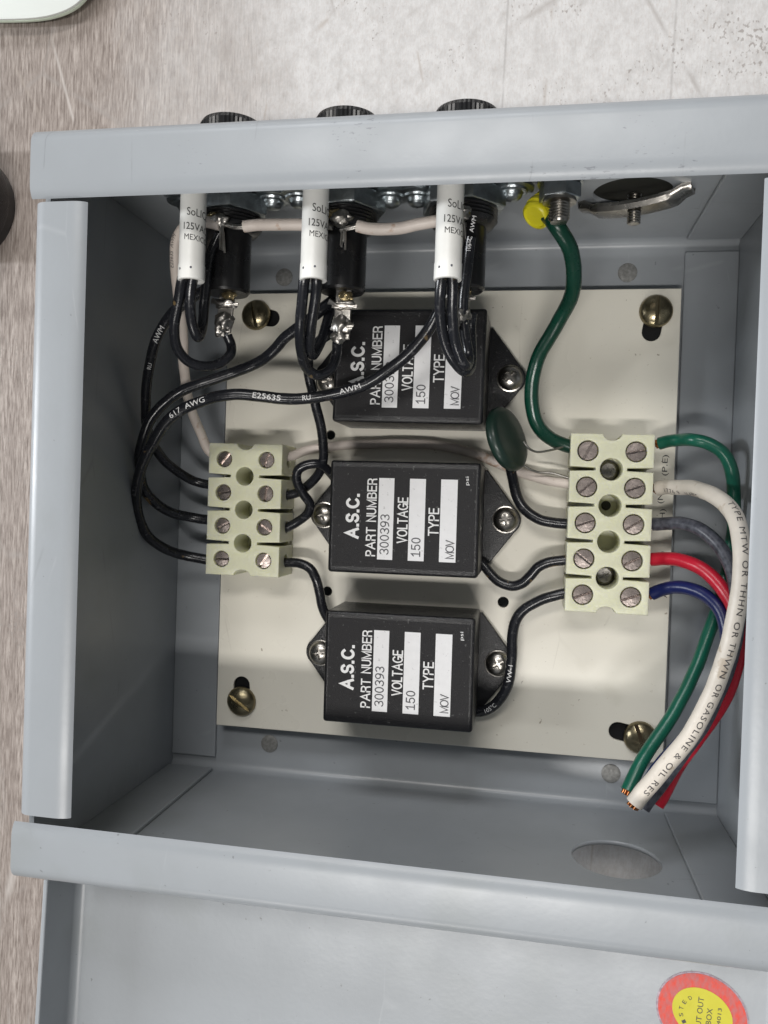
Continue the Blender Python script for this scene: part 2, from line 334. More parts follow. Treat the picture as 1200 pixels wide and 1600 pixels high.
GL = {  # width, strokes (centre lines in a 0..1 high box)
 'A': (.80, [[(0,0),(.4,1),(.8,0)], [(.14,.33),(.66,.33)]]), 'E': (.56, [[(.56,1),(0,1),(0,0),(.56,0)], [(0,.53),(.5,.53)]]),
 'B': (.62, [[(.3,.53),(0,.53)], [(0,0),(0,1),(.33,1)]+_arc(.33,.765,.24,.235,90,-90)[1:]+_arc(.34,.265,.28,.265,90,-90)[1:]+[(0,0)]]),
 'C': (.76, [_arc(.4,.5,.4,.5,42,318,22)]), 'G': (.80, [_arc(.4,.5,.4,.5,42,318,22)+[(.8,.0)], [(.8,0),(.8,.45),(.45,.45)]]),
 'L': (.50, [[(0,1),(0,0),(.5,0)]]), 'M': (.80, [[(0,0),(0,1),(.4,.05),(.8,1),(.8,0)]]), 'N': (.64, [[(0,0),(0,1),(.64,0),(.64,1)]]),
 'O': (.80, [_arc(.4,.5,.4,.5,0,360,28)]), 'P': (.58, [[(0,0),(0,1),(.32,1)]+_arc(.32,.735,.26,.265,90,-90)[1:]+[(0,.47)]]),
 'R': (.62, [[(0,0),(0,1),(.34,1)]+_arc(.34,.745,.26,.255,90,-90)[1:]+[(0,.49)], [(.36,.49),(.56,.35),(.6,0)]]),
 'S': (.62, [_arc(.31,.745,.29,.255,22,270,16)+_arc(.31,.25,.31,.25,90,-160,16)[1:]]), 'T': (.62, [[(0,1),(.62,1)], [(.31,1),(.31,0)]]),
 'U': (.62, [[(0,1),(0,.3)]+_arc(.31,.3,.31,.3,180,360)[1:]+[(.62,1)]]), 'V': (.70, [[(0,1),(.35,0),(.7,1)]]),
 'Y': (.68, [[(0,1),(.34,.45),(.68,1)], [(.34,.45),(.34,0)]]), '.': (.03, [[(0,0),(.03,0)]]), ' ': (.30, []),
 '0': (.50, [_arc(.25,.5,.25,.5,0,360,22)]), '1': (.50, [[(.06,.76),(.27,1),(.27,0)], [(.03,0),(.5,0)]]),
 '3': (.50, [_arc(.25,.75,.24,.25,150,-90,14)+_arc(.24,.25,.26,.25,90,-155,14)[1:]]), '5': (.50, [[(.47,1),(.07,1),(.04,.55)]+_arc(.24,.31,.26,.31,115,-150,14)]),
 '9': (.50, [_arc(.25,.70,.25,.30,0,360,18), [(.5,.70),(.48,.38),(.36,.10),(.08,0)]])}
def stroke_text(txt, o, ex, ey, w, h, t, gap=.22, lift=.05):          # condensed sans drawn as ribbons of width t (mm), fitted to w x h
    tot = 0; xs = []
    for ch in txt: xs.append(tot); tot += GL[ch][0]+gap
    tot -= gap; o = Vector(o); ex = Vector(ex); ey = Vector(ey); n = ex.cross(ey).normalized(); mb = MB(); q = 0
    for ch, x0 in zip(txt, xs):
        for st in GL[ch][1]:
            P = [Vector(((x0+a)/tot*(w-t)+t/2, b*(h-t)+t/2)) for a, b in st]; P = [p for i, p in enumerate(P) if i == 0 or (p-P[i-1]).length > 1e-4]
            closed = (P[0]-P[-1]).length < .01 and len(P) > 4
            if len(P) < 2: continue
            V = []
            for i, p in enumerate(P):
                a = P[i-1] if i else (P[-2] if closed else None); b = P[i+1] if i < len(P)-1 else (P[1] if closed else None)
                d1 = (p-a).normalized() if a is not None else (b-p).normalized(); d2 = (b-p).normalized() if b is not None else d1
                m = (d1+d2); m = m.normalized() if m.length > .05 else d1
                nn = Vector((-m.y, m.x)); k = t/2/max(.42, abs(nn.dot(Vector((-d1.y, d1.x)))))
                e = Vector((0, 0)) if (closed or 0 < i < len(P)-1) else (-d1 if i == 0 else d2)*t*.5*(1 if ch == '.' or ch in 'LETPBR' else .98)
                if not closed and (i == 0 or i == len(P)-1) and ch not in '.': e = e*.0 if ch in 'BPR' and False else e
                V += [p+nn*k+e, p-nn*k+e]
            q += 1
            mb.add([o+ex*v.x+ey*v.y+n*(lift+.004*(q % 7)) for v in V], [(2*i, 2*i+1, 2*i+3, 2*i+2) for i in range(len(P)-1)])
    return mb
def wire_text(mb, path, r, txt, s0, size, face=(0, 0, 1), flip=False, bold=0, xs=1.0, phi0=0, space=1.0):
    v, f = text_mesh(txt, bold, 0, True, space); fr = frames(path); face = Vector(face)
    L = [0]
    for i in range(1, len(path)): L.append(L[-1]+(path[i]-path[i-1]).length)
    x0 = min(p.x for p in v); x1 = max(p.x for p in v); ym = .35
    out = []
    for p in v:
        u = (p.x-x0)*size*xs; w = (p.y-ym)*size
        if flip: u = (x1-x0)*size*xs-u; w = -w
        s = s0+u; i = 0
        while i < len(L)-2 and L[i+1] < s: i += 1
        t = (s-L[i])/max(1e-6, L[i+1]-L[i]); c = path[i].lerp(path[i+1], t); T = (fr[i][1]*(1-t)+fr[i+1][1]*t).normalized()
        N_ = (face-T*face.dot(T)).normalized(); B = N_.cross(T)
        a = phi0+w/r; out.append(c+(N_*math.cos(a)+B*math.sin(a))*(r+.06))
    mb.add(out, f); return mb

# ---------------------------------------------------------------- objects
def link(name, me, m, parent=None, smooth=38, M4=None, label=None, kind=None):
    if isinstance(me, MB): me = me.mesh()
    if M4 is not None: me.transform(M4)
    me.transform(Matrix.Scale(S, 4)); me.name = name
    me.materials.clear(); me.materials.append(M[m])
    if smooth:
        me.shade_smooth(); me.set_sharp_from_angle(angle=R(smooth))
    o = bpy.data.objects.new(name, me); COL.objects.link(o)
    if parent: o.parent = parent
    if label: o['label'] = label
    if kind: o['kind'] = kind
    return o
def bev(o, w, seg=2, ang=40):
    b = o.modifiers.new('bevel', 'BEVEL'); b.width = w*S; b.segments = seg; b.limit_method = 'ANGLE'; b.angle_limit = R(ang); return o
def tag(o, label, cat, group=None):
    o['label'] = label; o['category'] = cat
    if group: o['group'] = group
    return o
def empty(name, loc, rz=0, rot=None):
    o = bpy.data.objects.new(name, None); COL.objects.link(o); o.empty_display_size = .005
    o.location = Vector(loc)*S; o.rotation_euler = rot or (0, 0, rz); return o
def copy_tree(o, parent=None):
    c = o.copy(); COL.objects.link(c); c.parent = parent
    for ch in [x for x in bpy.data.objects if x.parent == o]: copy_tree(ch, c)
    return c

# ================================================================ bench
link('bench_top', MB().box((-900, -900, -32), (900, 900, -2)), 'bench', smooth=0, kind='structure')

# ================================================================ enclosure
A = 100.0; B = 99.4; D = 96.6; T = 1.5
enc = empty('metal_enclosure', (0, 0, -1.5)); tag(enc, 'open square grey painted steel box with folded rim and hinged cover', 'enclosure')
ZR = Matrix.Translation((0, 0, 1.5))        # children are written in world mm; the root sits at z=-1.5
def E(name, me, m='paint', smooth=38, label=None, M4=None):
    if isinstance(me, MB): me = me.mesh()
    if M4 is not None: me.transform(M4)
    return link(name, me, m, enc, smooth, ZR, label)
# back panel with its two bends
def strip(prof, x0, x1, thick):             # profile in (y, z) extruded along x, offset outward by thick
    n = len(prof); nor = []
    for i in range(n):
        a = Vector(prof[max(0, i-1)]); b = Vector(prof[min(n-1, i+1)]); t = (b-a).normalized(); nor.append(Vector((-t.y, t.x)))
    mb = MB(); v = []
    for x in (x0, x1):
        for p, q in zip(prof, nor): v.append((x, p[0], p[1]))
        for p, q in zip(prof, nor): v.append((x, p[0]+q.x*thick, p[1]+q.y*thick))
    f = []
    for i in range(n-1):
        f += [(i, i+1, 2*n+i+1, 2*n+i), (n+i, 3*n+i, 3*n+i+1, n+i+1)]
        f += [(i, n+i, n+i+1, i+1), (2*n+i, 2*n+i+1, 3*n+i+1, 3*n+i)]
    f += [(0, 2*n, 3*n, n), (n-1, 2*n-1, 4*n-1, 3*n-1)]
    return mb.add(v, f)
r = 3.2
back = [(-B, 5.0)]+[(-B+r-r*math.cos(t), r-r*math.sin(t)) for t in [math.pi/2*k/6 for k in range(7)]]
back = back+[(-y, z) for y, z in back[::-1]]
E('back_panel', strip(back, -A, A, -T))
# walls
KO = (59.5, 44.5, 11.5); CH = (62.4, 43.1, 13.2)
def flatwall(hole, th, extra=()):
    return from_curve([(-A-T, 5.0), (A+T, 5.0), (A+T, 90), (-A-T, 90)], [circle(*hole, n=40)]+list(extra), th)
FHX = (-60.6, -24.5, 10.9)
me = flatwall(KO, T+1.9); E('wall', me, smooth=0, M4=Matrix.Translation((0, B+T/2+.95, 0)) @ Matrix.Rotation(R(90), 4, 'X'), label='wall carrying the fuse holders')
me = flatwall(CH, T); E('wall', me, smooth=0, M4=Matrix.Translation((0, -B-T/2, 0)) @ Matrix.Rotation(R(90), 4, 'X'), label='wall with the round conduit hole')
E('wall', MB().box((-A-T, -B, 0), (-A, B, 90)), label='side wall nearest the four pole terminal block')
E('wall', MB().box((A, -B, 0), (A+T, B, 90)), label='side wall beside the cut off supply wires')
# folded rims: outer bend, flat face, slight roll-off at the inner edge
def rim(inner, outer, x0, x1, rot, name_label, m='paint'):
    ro = 4.2
    pr = [(outer, 90.2-.0)]+[(outer-ro+ro*math.cos(t), D-ro+ro*math.sin(t)) for t in [math.pi/2*k/8 for k in range(9)]]
    pr += [(inner+4.5, D), (inner+3.2, D-.1), (inner+2.0, D-.35), (inner+.9, D-.8), (inner+.2, D-1.3)]
    return E('rim_flange', strip(pr, x0, x1, T), m, M4=rot, label=name_label)
I4 = Matrix.Identity(4); RZ = lambda a: Matrix.Rotation(R(a), 4, 'Z')
rim(83.7, B+T+1.9, -A-T-.5, A+T+.5, I4, 'rim side above the fuse holders, scuffed', 'paint_worn')
rim(84.7, B+T, -A-T-.9, A+T+.9, RZ(180), 'rim side next to the hinged cover')
rim(85.4, A+T, -82.4, 82.6, RZ(90), 'rim side left of the four pole block')
rim(82.9, A+T, -82.7, 81.2, RZ(-90), 'rim side over the supply wires')
# bottom-left small return hidden below the gap
# spot welded flaps of the side walls
for sx in (-1, 1):
    xa, xb = sorted((sx*A, sx*82.3))
    f = MB().box((xa, -B+4.6, 0.02), (xb, B-4.6, 1.5)); o = E('corner_flap', f, smooth=0); bev(o, .5, 2)
    for sy in (-1, 1):
        ya, yb = sorted((sy*(B-.02), sy*(B-1.4)))
        o = E('corner_flap', MB().box((xa, ya, 3.4), (xb, yb, 94)), smooth=0); bev(o, .4, 2)
# spot weld studs
for x, y in ((-61.1, 88.5), (63.6, 88.2), (-61.1, -88.1), (64.5, -87.7)):
    E('weld_spot', MB().lathe([(3.3, 0), (3.3, .25), (2.9, .5), (0.6, .42)], 24), 'zincdot', M4=Matrix.Translation((x, y, 0)))

# ---- hinged cover, opened outwards below the box (in the photo)
sl = .062                                    # slight slope
CM4 = ZR @ Matrix.Translation((0, -104, 58.9)) @ Matrix.Rotation(-sl, 4, 'X')
def cover_prof():
    return [(-103.6, 17.6), (-103.6, 2.6)]+[(-103.6+2.6-2.6*math.cos(t), 2.6-2.6*math.sin(t)) for t in [math.pi/2*k/6 for k in range(1, 7)]]+[(0, 0)]
pr = cover_prof(); pr = pr+[(-a, b) for a, b in pr[:-1][::-1]]
cover = strip(pr, -214, -7, -1.4).mesh(); cover.transform(Matrix.Rotation(R(90), 4, 'Z'))
# profile (y,z)->x after the turn: cover runs y in [-214,0]
cov = link('hinged_cover', cover, 'paint', enc, 38, CM4, 'shallow tray cover folded open beside the box')
bev(cov, .35, 2, 60)
link('end_flange', MB().box((-101, -8.8, .02), (101, -7.2, 9.5)), 'paint', cov, 38, CM4)
# round approval sticker on the cover; all flat print on the cover floor
def cover_pt(px, py):
    n = Matrix.Rotation(-sl, 3, 'X') @ Vector((0, 0, 1)); o = Vector((0, -104, 58.9))
    d = CM @ Vector(((px-600)/FPX, -(py-800)/FPX, -1)); t = (o-CAM).dot(n)/d.dot(n); p = CAM+d*t-o
    q = Matrix.Rotation(sl, 3, 'X') @ p; return q.x, q.y
sx_, sy_ = cover_pt(1097, 1584)
def oval(rx, ry, z0, z1, ang=0, n=48):
    mb = MB(); pts = []
    for z in (z0, z1):
        for k in range(n):
            a = 2*math.pi*k/n; x, y = rx*math.cos(a), ry*math.sin(a); pts.append((sx_+x*math.cos(ang)-y*math.sin(ang), sy_+x*math.sin(ang)+y*math.cos(ang), z))
    return mb.add(pts, [tuple(range(n, 2*n))]+[(k, (k+1) % n, n+(k+1) % n, n+k) for k in range(n)])
link('sticker_rim', oval(12.5, 10.9, 0, .10, -.45), 'stk_rim', cov, 0, CM4)
link('sticker_ring', oval(12.0, 10.4, .10, .16, -.45), 'stk_red', cov, 0, CM4)
link('sticker_centre', oval(8.2, 6.6, .16, .22, -.45), 'stk_yellow', cov, 0, CM4)
st = MB()
for txt, dx, dy, w, h in (('CUT OUT', -.4, -4.9, 9.4, 1.45), ('BOX', 2.3, -2.6, 4.4, 1.4), ('J-4013', 4.9, -3.8, 6.0, 1.3)):
    st2 = flat_text(txt, (sx_+dx, sy_+dy, .22), (0.08, 1, 0), (-1, .08, 0), w, h, 0, lift=.05); st.add(st2.v, st2.f)
for i, ch in enumerate('LISTED'):
    a = math.pi+.95-(i*.38); rr = 5.1
    dd = Vector((math.cos(a), math.sin(a)*.86, 0)); tt = Vector((-dd.y, dd.x, 0))*-1
    c2 = flat_text(ch, Vector((sx_, sy_, .22))+dd*rr-tt*.45, tt, dd, .9, 1.1, 0, lift=.05); st.add(c2.v, c2.f)
link('sticker_lettering', st, 'brown_ink', cov, 0, CM4)

# ================================================================ mounting plate
PZ = 8.0
pl = at(358, 458, PZ); 
outl = [(-79.6, 80.5), (80.6, 80.5), (80.6, -80.3), (-79.6, -80.3)]
SCREWS = [(-68.7, 72.4, 0, (5.2, -.9)), (72.5, 72.7, R(90), (-1.1, -6.2)), (-69.8, -70.5, R(-35), (-.3, 5.4)), (72.7, -71.8, R(110), (-6.6, 1.2))]
slots = []
for x, y, a, (dx, dy) in SCREWS:
    ang = math.atan2(dy, dx); Lc = math.hypot(dx, dy)
    slots.append(slot(x+dx*.62, y+dy*.62, 6.2, 6.2+Lc*.95, ang))
holes = [circle(-39.2, 28.9, 1.75, 20), circle(-38.5, -28, 1.75, 20), circle(25, -28.4, 1.9, 20)]
me = from_curve(outl, slots+holes, 1.6, .25, 1)
pr_ = empty('mounting_plate', (0, 0, PZ-1.6)); tag(pr_, 'cream enamelled square steel plate fixed inside the grey box', 'mounting plate')
link('plate', me, 'cream', pr_, 0, Matrix.Translation((0, 0, .8)))
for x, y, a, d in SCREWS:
    link('slot_shade_disc', MB().lathe([(6.2, 0), (6.2, PZ-1.75)], 24), 'phenolic', pr_, 38, Matrix.Translation((x+d[0]*.6, y+d[1]*.6, -(PZ-1.6))))  # added black discs below the slots, standing in for shade in the gap
# small printed terminal markings beside the right terminal block
def mark(txt, px, py, w, h):
    p = at(px, py, PZ); q = p-Vector((0, 0, PZ-1.6))
    link('printed_marking', flat_text(txt, q+Vector((h/2, -w/2, 0)), (0, 1, 0), (-1, 0, 0), w, h, 0, lift=.03), 'black_ink', pr_, 0)
mark('(P.E)', 1040, 727, 7.0, 2.3); mark('(N)', 1033, 776, 4.6, 2.3); mark('(H)', 1036, 806, 4.6, 2.3); mark(')', 1036, 864, 1.0, 2.6); mark(')', 1036, 932, 1.0, 2.6)

# brass slotted screws
def dome_head(rad, h, n=36): return [(rad*.96, 0), (rad, .35)]+[(rad*math.cos(t), .35+(h-.35)*math.sin(t)) for t in [math.pi/2*k/9 for k in range(1, 9)]]+[(.02, h)]
head = MB().lathe(dome_head(5.55, 3.4)).mesh(); cut = MB().box((-8, -.62, 1.7), (8, .62, 6)).mesh(); slotted = boolean(head, cut)
slab = ['Slotted brass-toned screw beside the fuse holder nearest the left wall', 'Slotted brass-toned screw at the plate corner nearest the knockout seal',
        'Slotted brass-toned screw alone at the plate corner below the four pole block', 'Slotted brass-toned screw partly under the cut ends of green and white wires']
first = None
for (x, y, a, d), lb in zip(SCREWS, slab):
    if first is None:
        first = link('slotted_screw', slotted, 'brass', None, 30); o = first
    else:
        o = first.copy(); COL.objects.link(o)
    o.location = Vector((x, y, PZ+.1))*S; o.rotation_euler = (0, 0, a+(R(100) if first is o else 0)); tag(o, lb.replace('Slotted', 'slotted'), 'screw', 'slotted screws holding the mounting plate')

# phillips screws
ph = MB().lathe([(4.7, 0), (4.7, .5), (4.3, .6)]+[(4.1*math.cos(t), .6+2.3*math.sin(t)) for t in [math.pi/2*k/8 for k in range(1, 8)]]+[(.02, 2.9)], 36).mesh()
c1 = MB().lathe([(.2, 1.3), (1.0, 2.0), (1.15, 4)], 4).mesh()
cb = MB(); cb.box((-2.1, -.48, 1.5), (2.1, .48, 5)); ph = boolean(ph, cb.mesh()); cb = MB(); cb.box((-.48, -2.1, 1.5), (.48, 2.1, 5)); ph = boolean(ph, cb.mesh())
ESC = [(24.7, 49.5), (-39.9, 47.6), (24.9, .6), (-39.9, -.2), (24.1, -49.5), (-39.6, -50)]
elab = ['cross head screw on the top module\'s ear, beside the thick green wire', 'cross head screw half hidden by black leads beside the top module',
        'cross head screw on the right ear of the middle module', 'cross head screw on the left ear of the middle module beside the looped black wire',
        'cross head screw on the right ear of the bottom module, touched by a black wire', 'cross head screw on the left ear of the bottom module']
first = None
for i, ((x, y), lb) in enumerate(zip(ESC, elab)):
    if first is None: first = link('cross_head_screw', ph, 'steel', None, 35); o = first
    else: o = first.copy(); COL.objects.link(o)
    o.location = Vector((x, y, PZ+2.55))*S; o.rotation_euler = (0, 0, [.7, .3, .2, .35, .5, .2][i]); tag(o, lb, 'screw', 'cross head screws holding the black modules')

# ================================================================ black surge modules
MW, MH, MZ = 49.6, 37.0, 26.0
def make_module():
    root = empty('surge_module', (0, 0, 0))
    case = link('case', MB().box((-MW/2, -MH/2, 0), (MW/2, MH/2, MZ)), 'blackcase', root, 38); bev(case, 1.1, 4)
    # ears
    for s in (-1, 1):
        pts = [(MW/2-1, -MH/2+1.2), (MW/2+.8, -MH/2+1.2)]
        cx, rr = 32.4, 5.2
        pts += [(cx+rr*math.cos(t), rr*math.sin(t)) for t in [R(-52+104*k/10) for k in range(11)]]
        pts += [(MW/2+.8, MH/2-1.2), (MW/2-1, MH/2-1.2)]
        pts = [(s*a, b) for a, b in pts]
        if s < 0: pts = pts[::-1]
        ear = link('mounting_ear', from_curve(pts, [], 2.5, .35, 2), 'blackcase', root, 38, Matrix.Translation((0, 0, 1.27)))
    lb = link('label_sheet', from_curve([(-MW/2+1.4, -MH/2+2.1), (MW/2-1.4, -MH/2+2.1), (MW/2-1.4, MH/2-2.1), (-MW/2+1.4, MH/2-2.1)], [], .16), 'blacklabel', root, 0, Matrix.Translation((0, 0, MZ+.06)))
    zt = MZ+.15
    def T_(txt, u0, u1, v0, v1, m='white_print', bold=0., name='lettering', lift=.05, xs=0):   # glyph tops to -x, reading towards +y
        o = (-MW/2+u1*MW, MH/2-v1*MH, zt)
        link(name, flat_text(txt, o, (0, 1, 0), (-1, 0, 0), (v1-v0)*MH, (u1-u0)*MW, bold, lift=lift), m, root, 0)
    def K_(txt, u0, u1, v0, v1, t, m='white_print', name='lettering', gap=.22, lift=.05):
        link(name, stroke_text(txt, (-MW/2+u1*MW, MH/2-v1*MH, zt), (0, 1, 0), (-1, 0, 0), (v1-v0)*MH, (u1-u0)*MW, t, gap, lift), m, root, 0)
    K_('A.S.C.', .115, .208, .295, .695, .92, gap=.34)
    K_('PART NUMBER', .256, .322, .155, .845, .46, gap=.26)
    K_('VOLTAGE', .463, .533, .315, .72, .46, gap=.24)
    K_('TYPE', .668, .738, .40, .645, .46, gap=.24)
    for u0, u1 in ((.335, .437), (.54, .645), (.745, .853)):
        link('label_field', MB().box((-MW/2+u0*MW, -MH/2+.13*MH, zt-.05), (-MW/2+u1*MW, MH/2-.15*MH, zt+.04)), 'field', root, 0)
    K_('300393', .350, .412, .47, .825, .36, 'grey_ink', 'typed_number', .22, .09)
    K_('150', .560, .622, .665, .835, .36, 'grey_ink', 'typed_number', .22, .09)
    K_('MOV', .785, .842, .675, .84, .34, 'grey_ink', 'typed_word', .08, .09)
    T_('psi', .902, .93, .12, .195, bold=0.)
    return root
mod = make_module()
GM = 'black surge modules in a column on the cream plate'
mlab = ['black surge module behind the drooping fuse leads, its lettering partly covered by wires',
        'middle black surge module of the column, with the white wire just above it',
        'lowest black surge module of the column, its whole label uncovered, printed wire at its corner']
for i, (y, lb) in enumerate(zip((49.8, .25, -49.6), mlab)):
    o = mod if i == 0 else copy_tree(mod)
    o.location = Vector((-7.5, y, PZ))*S; o.rotation_euler = (0, 0, (R(-.3), R(.25), R(.2))[i]); tag(o, lb, 'surge module', GM)

# ================================================================ terminal blocks
def make_block(name, loc, npole, W_, rs, rh, lab, slots_dark, sa, hole_extra):
    pitch = 11.7; H = pitch*npole; root = empty(name, loc); tag(root, lab, 'terminal block', 'terminal blocks on the cream plate')
    HZ = 16.5; hw = W_/2; pts = []
    sl_l = 8.2                                    # slot length
    # outline counter-clockwise starting bottom-left
    def notch(y, s):
        return [(s*3.3, y), (s*2.6, y-s*0-(-1 if s > 0 else 1)*0)]
    bot = -H/2+.3; top = H/2-.3
    pts += [(-hw, bot), (-3.4, bot)]+[(3.0*math.cos(t)*1.0, bot+2.1*math.sin(t)) for t in [R(180-180*k/8) for k in range(9)]]+[(3.4, bot), (hw, bot)]
    for k in range(npole-1):
        y = -H/2+pitch*(k+1); pts += [(hw, y-.75), (hw-sl_l, y-.45), (hw-sl_l, y+.45), (hw, y+.75)]
    pts += [(hw, top), (3.4, top)]+[(3.0*math.cos(t), top-2.1*math.sin(t)) for t in [R(180*k/8) for k in range(9)]]+[(-3.4, top), (-hw, top)]
    for k in range(npole-1)[::-1]:
        y = -H/2+pitch*(k+1); pts += [(-hw, y+.75), (-hw+sl_l, y+.45), (-hw+sl_l, y-.45), (-hw, y-.75)]
    hs = [circle(0, -H/2+pitch*(k+1), rh, 28) for k in range(npole-1)]
    xs_ = W_*.288
    wells = [circle(sx*xs_, -H/2+pitch*(k+.5), rs+.22, 26) for k in range(npole) for sx in (-1, 1)]
    me = from_curve(pts, hs+wells, HZ, .3, 2); me.transform(Matrix.Translation((0, 0, HZ/2)))
    cut = MB()
    for k in range(npole):
        y = -H/2+pitch*(k+.5)
        for s in (-1, 1):
            cut.lathe([(2.3, 0), (2.3, 6.2)], 20, Matrix.Translation((s*(hw+.5), y, 8.4)) @ Matrix.Rotation(R(-90*s), 4, 'Y'))
    try:
        me2 = boolean(me, cut.mesh())
        if len(me2.polygons) > 100: me = me2
    except Exception as ex: print('block boolean', ex)
    link('body', me, 'nylon', root, 40)
    # floor web under the wells and holes
    link('base', MB().box((-hw+1.2, bot+1.2, .1), (hw-1.2, top-1.2, 2.2)), 'nylon', root, 0)
    # brass cage inside each pole, then the screw
    sh = MB().lathe([(rs*.97, -4), (rs, -.5), (rs*.93, 0), (.02, .12)], 28).mesh()
    cutb = MB().box((-rs*1.1, -.5, -1.6), (rs*1.1, .42, 2)).mesh(); sh = boolean(sh, cutb); fs = None
    for k in range(npole):
        y = -H/2+pitch*(npole-k-.5)
        for j, sx in enumerate((-1, 1)):
            if fs is None: fs = link('terminal_screw', sh, 'tscrew', root, 30); o = fs
            else: o = fs.copy(); COL.objects.link(o); o.parent = root
            o.location = Vector((sx*xs_, y, HZ-.55-random.random()*.5))*S; o.rotation_euler = (random.uniform(-.05, .05), random.uniform(-.05, .05), sa[(2*k+j) % len(sa)])
            link('clamp_cage', MB().box((sx*xs_-3.1, y-2.6, 3.2), (sx*xs_+3.1, y+2.6, 12.4)) if False else MB().lathe([(rs*.9, 2.4), (rs*.9, 11.5)], 16, Matrix.Translation((sx*xs_, y, 0))), 'tscrew', root, 38)
    for k, m_, rr, hh in hole_extra:              # fixing screws down the centre holes; the dark plug is painted shade, no screw
        y = -H/2+pitch*(npole-1-k)
        scr = MB().lathe([(rr, 2.2), (rr, hh-.8), (rr*.75, hh), (.02, hh)], 24).mesh()
        if m_ != 'dark_void':
            cb = MB(); cb.box((-rr*.6, -.4, hh-1), (rr*.6, .4, hh+2)); scr = boolean(scr, cb.mesh()); cb = MB(); cb.box((-.4, -rr*.6, hh-1), (.4, rr*.6, hh+2)); scr = boolean(scr, cb.mesh())
        link('fixing_screw_or_hole_shade', scr, m_, root, 35, Matrix.Translation((0, y, 0)) @ RZ(25))
    return root
BZ = PZ+.05
blL = make_block('terminal_block', (-65.4, .9, BZ), 4, 26.8, 2.65, 3.2, 'four pole pale green nylon terminal block half over the plate edge by the wall', None,
                 [.9, 1.2, .2, 1.4, .5, 2.6, 0., 1.0], [])
blR = make_block('terminal_block', (58.4, .8, BZ), 5, 26.2, 3.15, 3.6, 'five pole pale green nylon terminal block with the coloured supply wires', None,
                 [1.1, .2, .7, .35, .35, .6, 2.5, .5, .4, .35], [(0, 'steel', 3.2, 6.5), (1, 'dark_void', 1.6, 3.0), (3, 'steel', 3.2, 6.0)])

# ================================================================ fuse holders (local frame: origin on the wall, into the box = -y)
def AY(y, x=0, z=0): return Matrix.Translation((x, y, z)) @ Matrix.Rotation(R(90), 4, 'X')   # lathe axis -> -y (h grows towards -y)
def make_fuse(seed, lug_len, lug_tilt):
    root = empty('fuse_holder', (0, 0, 0))
    # knurled cap outside the wall
    kn = MB(); n = 96; prof = [(9.0, 1.5), (9.7, 2.2), (9.7, 18.0), (9.0, 19.2), (7.0, 19.6), (.1, 19.6)]; v = []; f = []
    for r_, h in prof:
        for k in range(n):
            a = 2*math.pi*k/n; rr = r_-(.28 if (k % 2 and r_ > 9) else 0); v.append((rr*math.cos(a), h, rr*math.sin(a)))
    for i in range(len(prof)-1):
        for k in range(n): f.append((i*n+k, i*n+(k+1) % n, (i+1)*n+(k+1) % n, (i+1)*n+k))
    kn.add(v, f); link('knurled_cap', kn, 'phenolic', root, 20)
    link('panel_bezel', MB().lathe([(10.5, -1.5), (10.5, -3.0), (9.5, -3.6)], 36, AY(0)), 'phenolic', root)
    # oval zinc plate with two screws
    pts = []
    for k in range(40):
        a = 2*math.pi*k/40; pts.append((19.5*math.cos(a)*(1 if abs(math.cos(a)) > .0 else 1), 11.5*math.sin(a)))
    pts = slot(0, 0, 15, 37)
    link('oval_plate', from_curve(pts, [], 2.8, .4, 2), 'galv', root, 38, Matrix.Translation((0, -1.4, 0)) @ Matrix.Rotation(R(90), 4, 'X'))
    for s in (-1, 1):
        link('dome_screw', MB().lathe([(6.3, 0), (6.3, .8), (4.6, 1.0), (4.4, 1.6), (3.3, 1.7)]+[(3.1*math.cos(t), 2.0+2.2*math.sin(t)) for t in [math.pi/2*k/7 for k in range(8)]], 28, AY(-2.8, s*13.8)), 'galv', root, 35)
    hexp = [(12.6*math.cos(math.pi/3*k+.15), 12.6*math.sin(math.pi/3*k+.15)) for k in range(6)]
    link('hex_nut', from_curve(hexp, [], 5.6, .6, 2), 'galv', root, 30, Matrix.Translation((0, -6.2, 0)) @ Matrix.Rotation(R(90), 4, 'X'))
    thr = [(9.9, 8.6)]
    for k in range(4): thr += [(10.0, 9.1+k*1.0), (9.5, 9.6+k*1.0)]
    link('body', MB().lathe(thr+[(8.8, 13.6), (6.95, 14.3), (6.9, 31.3), (6.3, 32.0), (.1, 32.0)], 40, AY(0)), 'phenolic', root, 35)
    # end lug
    lug = empty_part('end_lug', lug_len, lug_tilt, root, seed)
    # side lug towards the opening, with solder joint
    link('side_lug', MB().box((-1.8, -13.6, 5.5), (1.8, -12.8, 10.6)), 'solder', root)
    sb = MB(); sb.blob((.8, -13.2, 10.0), (3.0, 2.1, 1.7), .45, seed+5)
    for k in range(5):
        a = Vector((1.2+.5*math.sin(k*2.1), -13.6, 10.2+.4*math.cos(k))); d = Vector((random.uniform(-.3, 1.2), -6.5-random.random()*2.4, random.uniform(-1.2, .4)))
        sb.tube(smooth_path([a, a+d*.5+Vector((.3, 0, .3)), a+d], 4), .32, 7)
    link('solder_joint', sb, 'solder', root, 45)
    fb = MB().blob((-1.2, -11.6, 9.2), (1.9, 1.5, 1.2), .5, seed+9); link('flux_residue', fb, 'flux', root, 45)
    return root
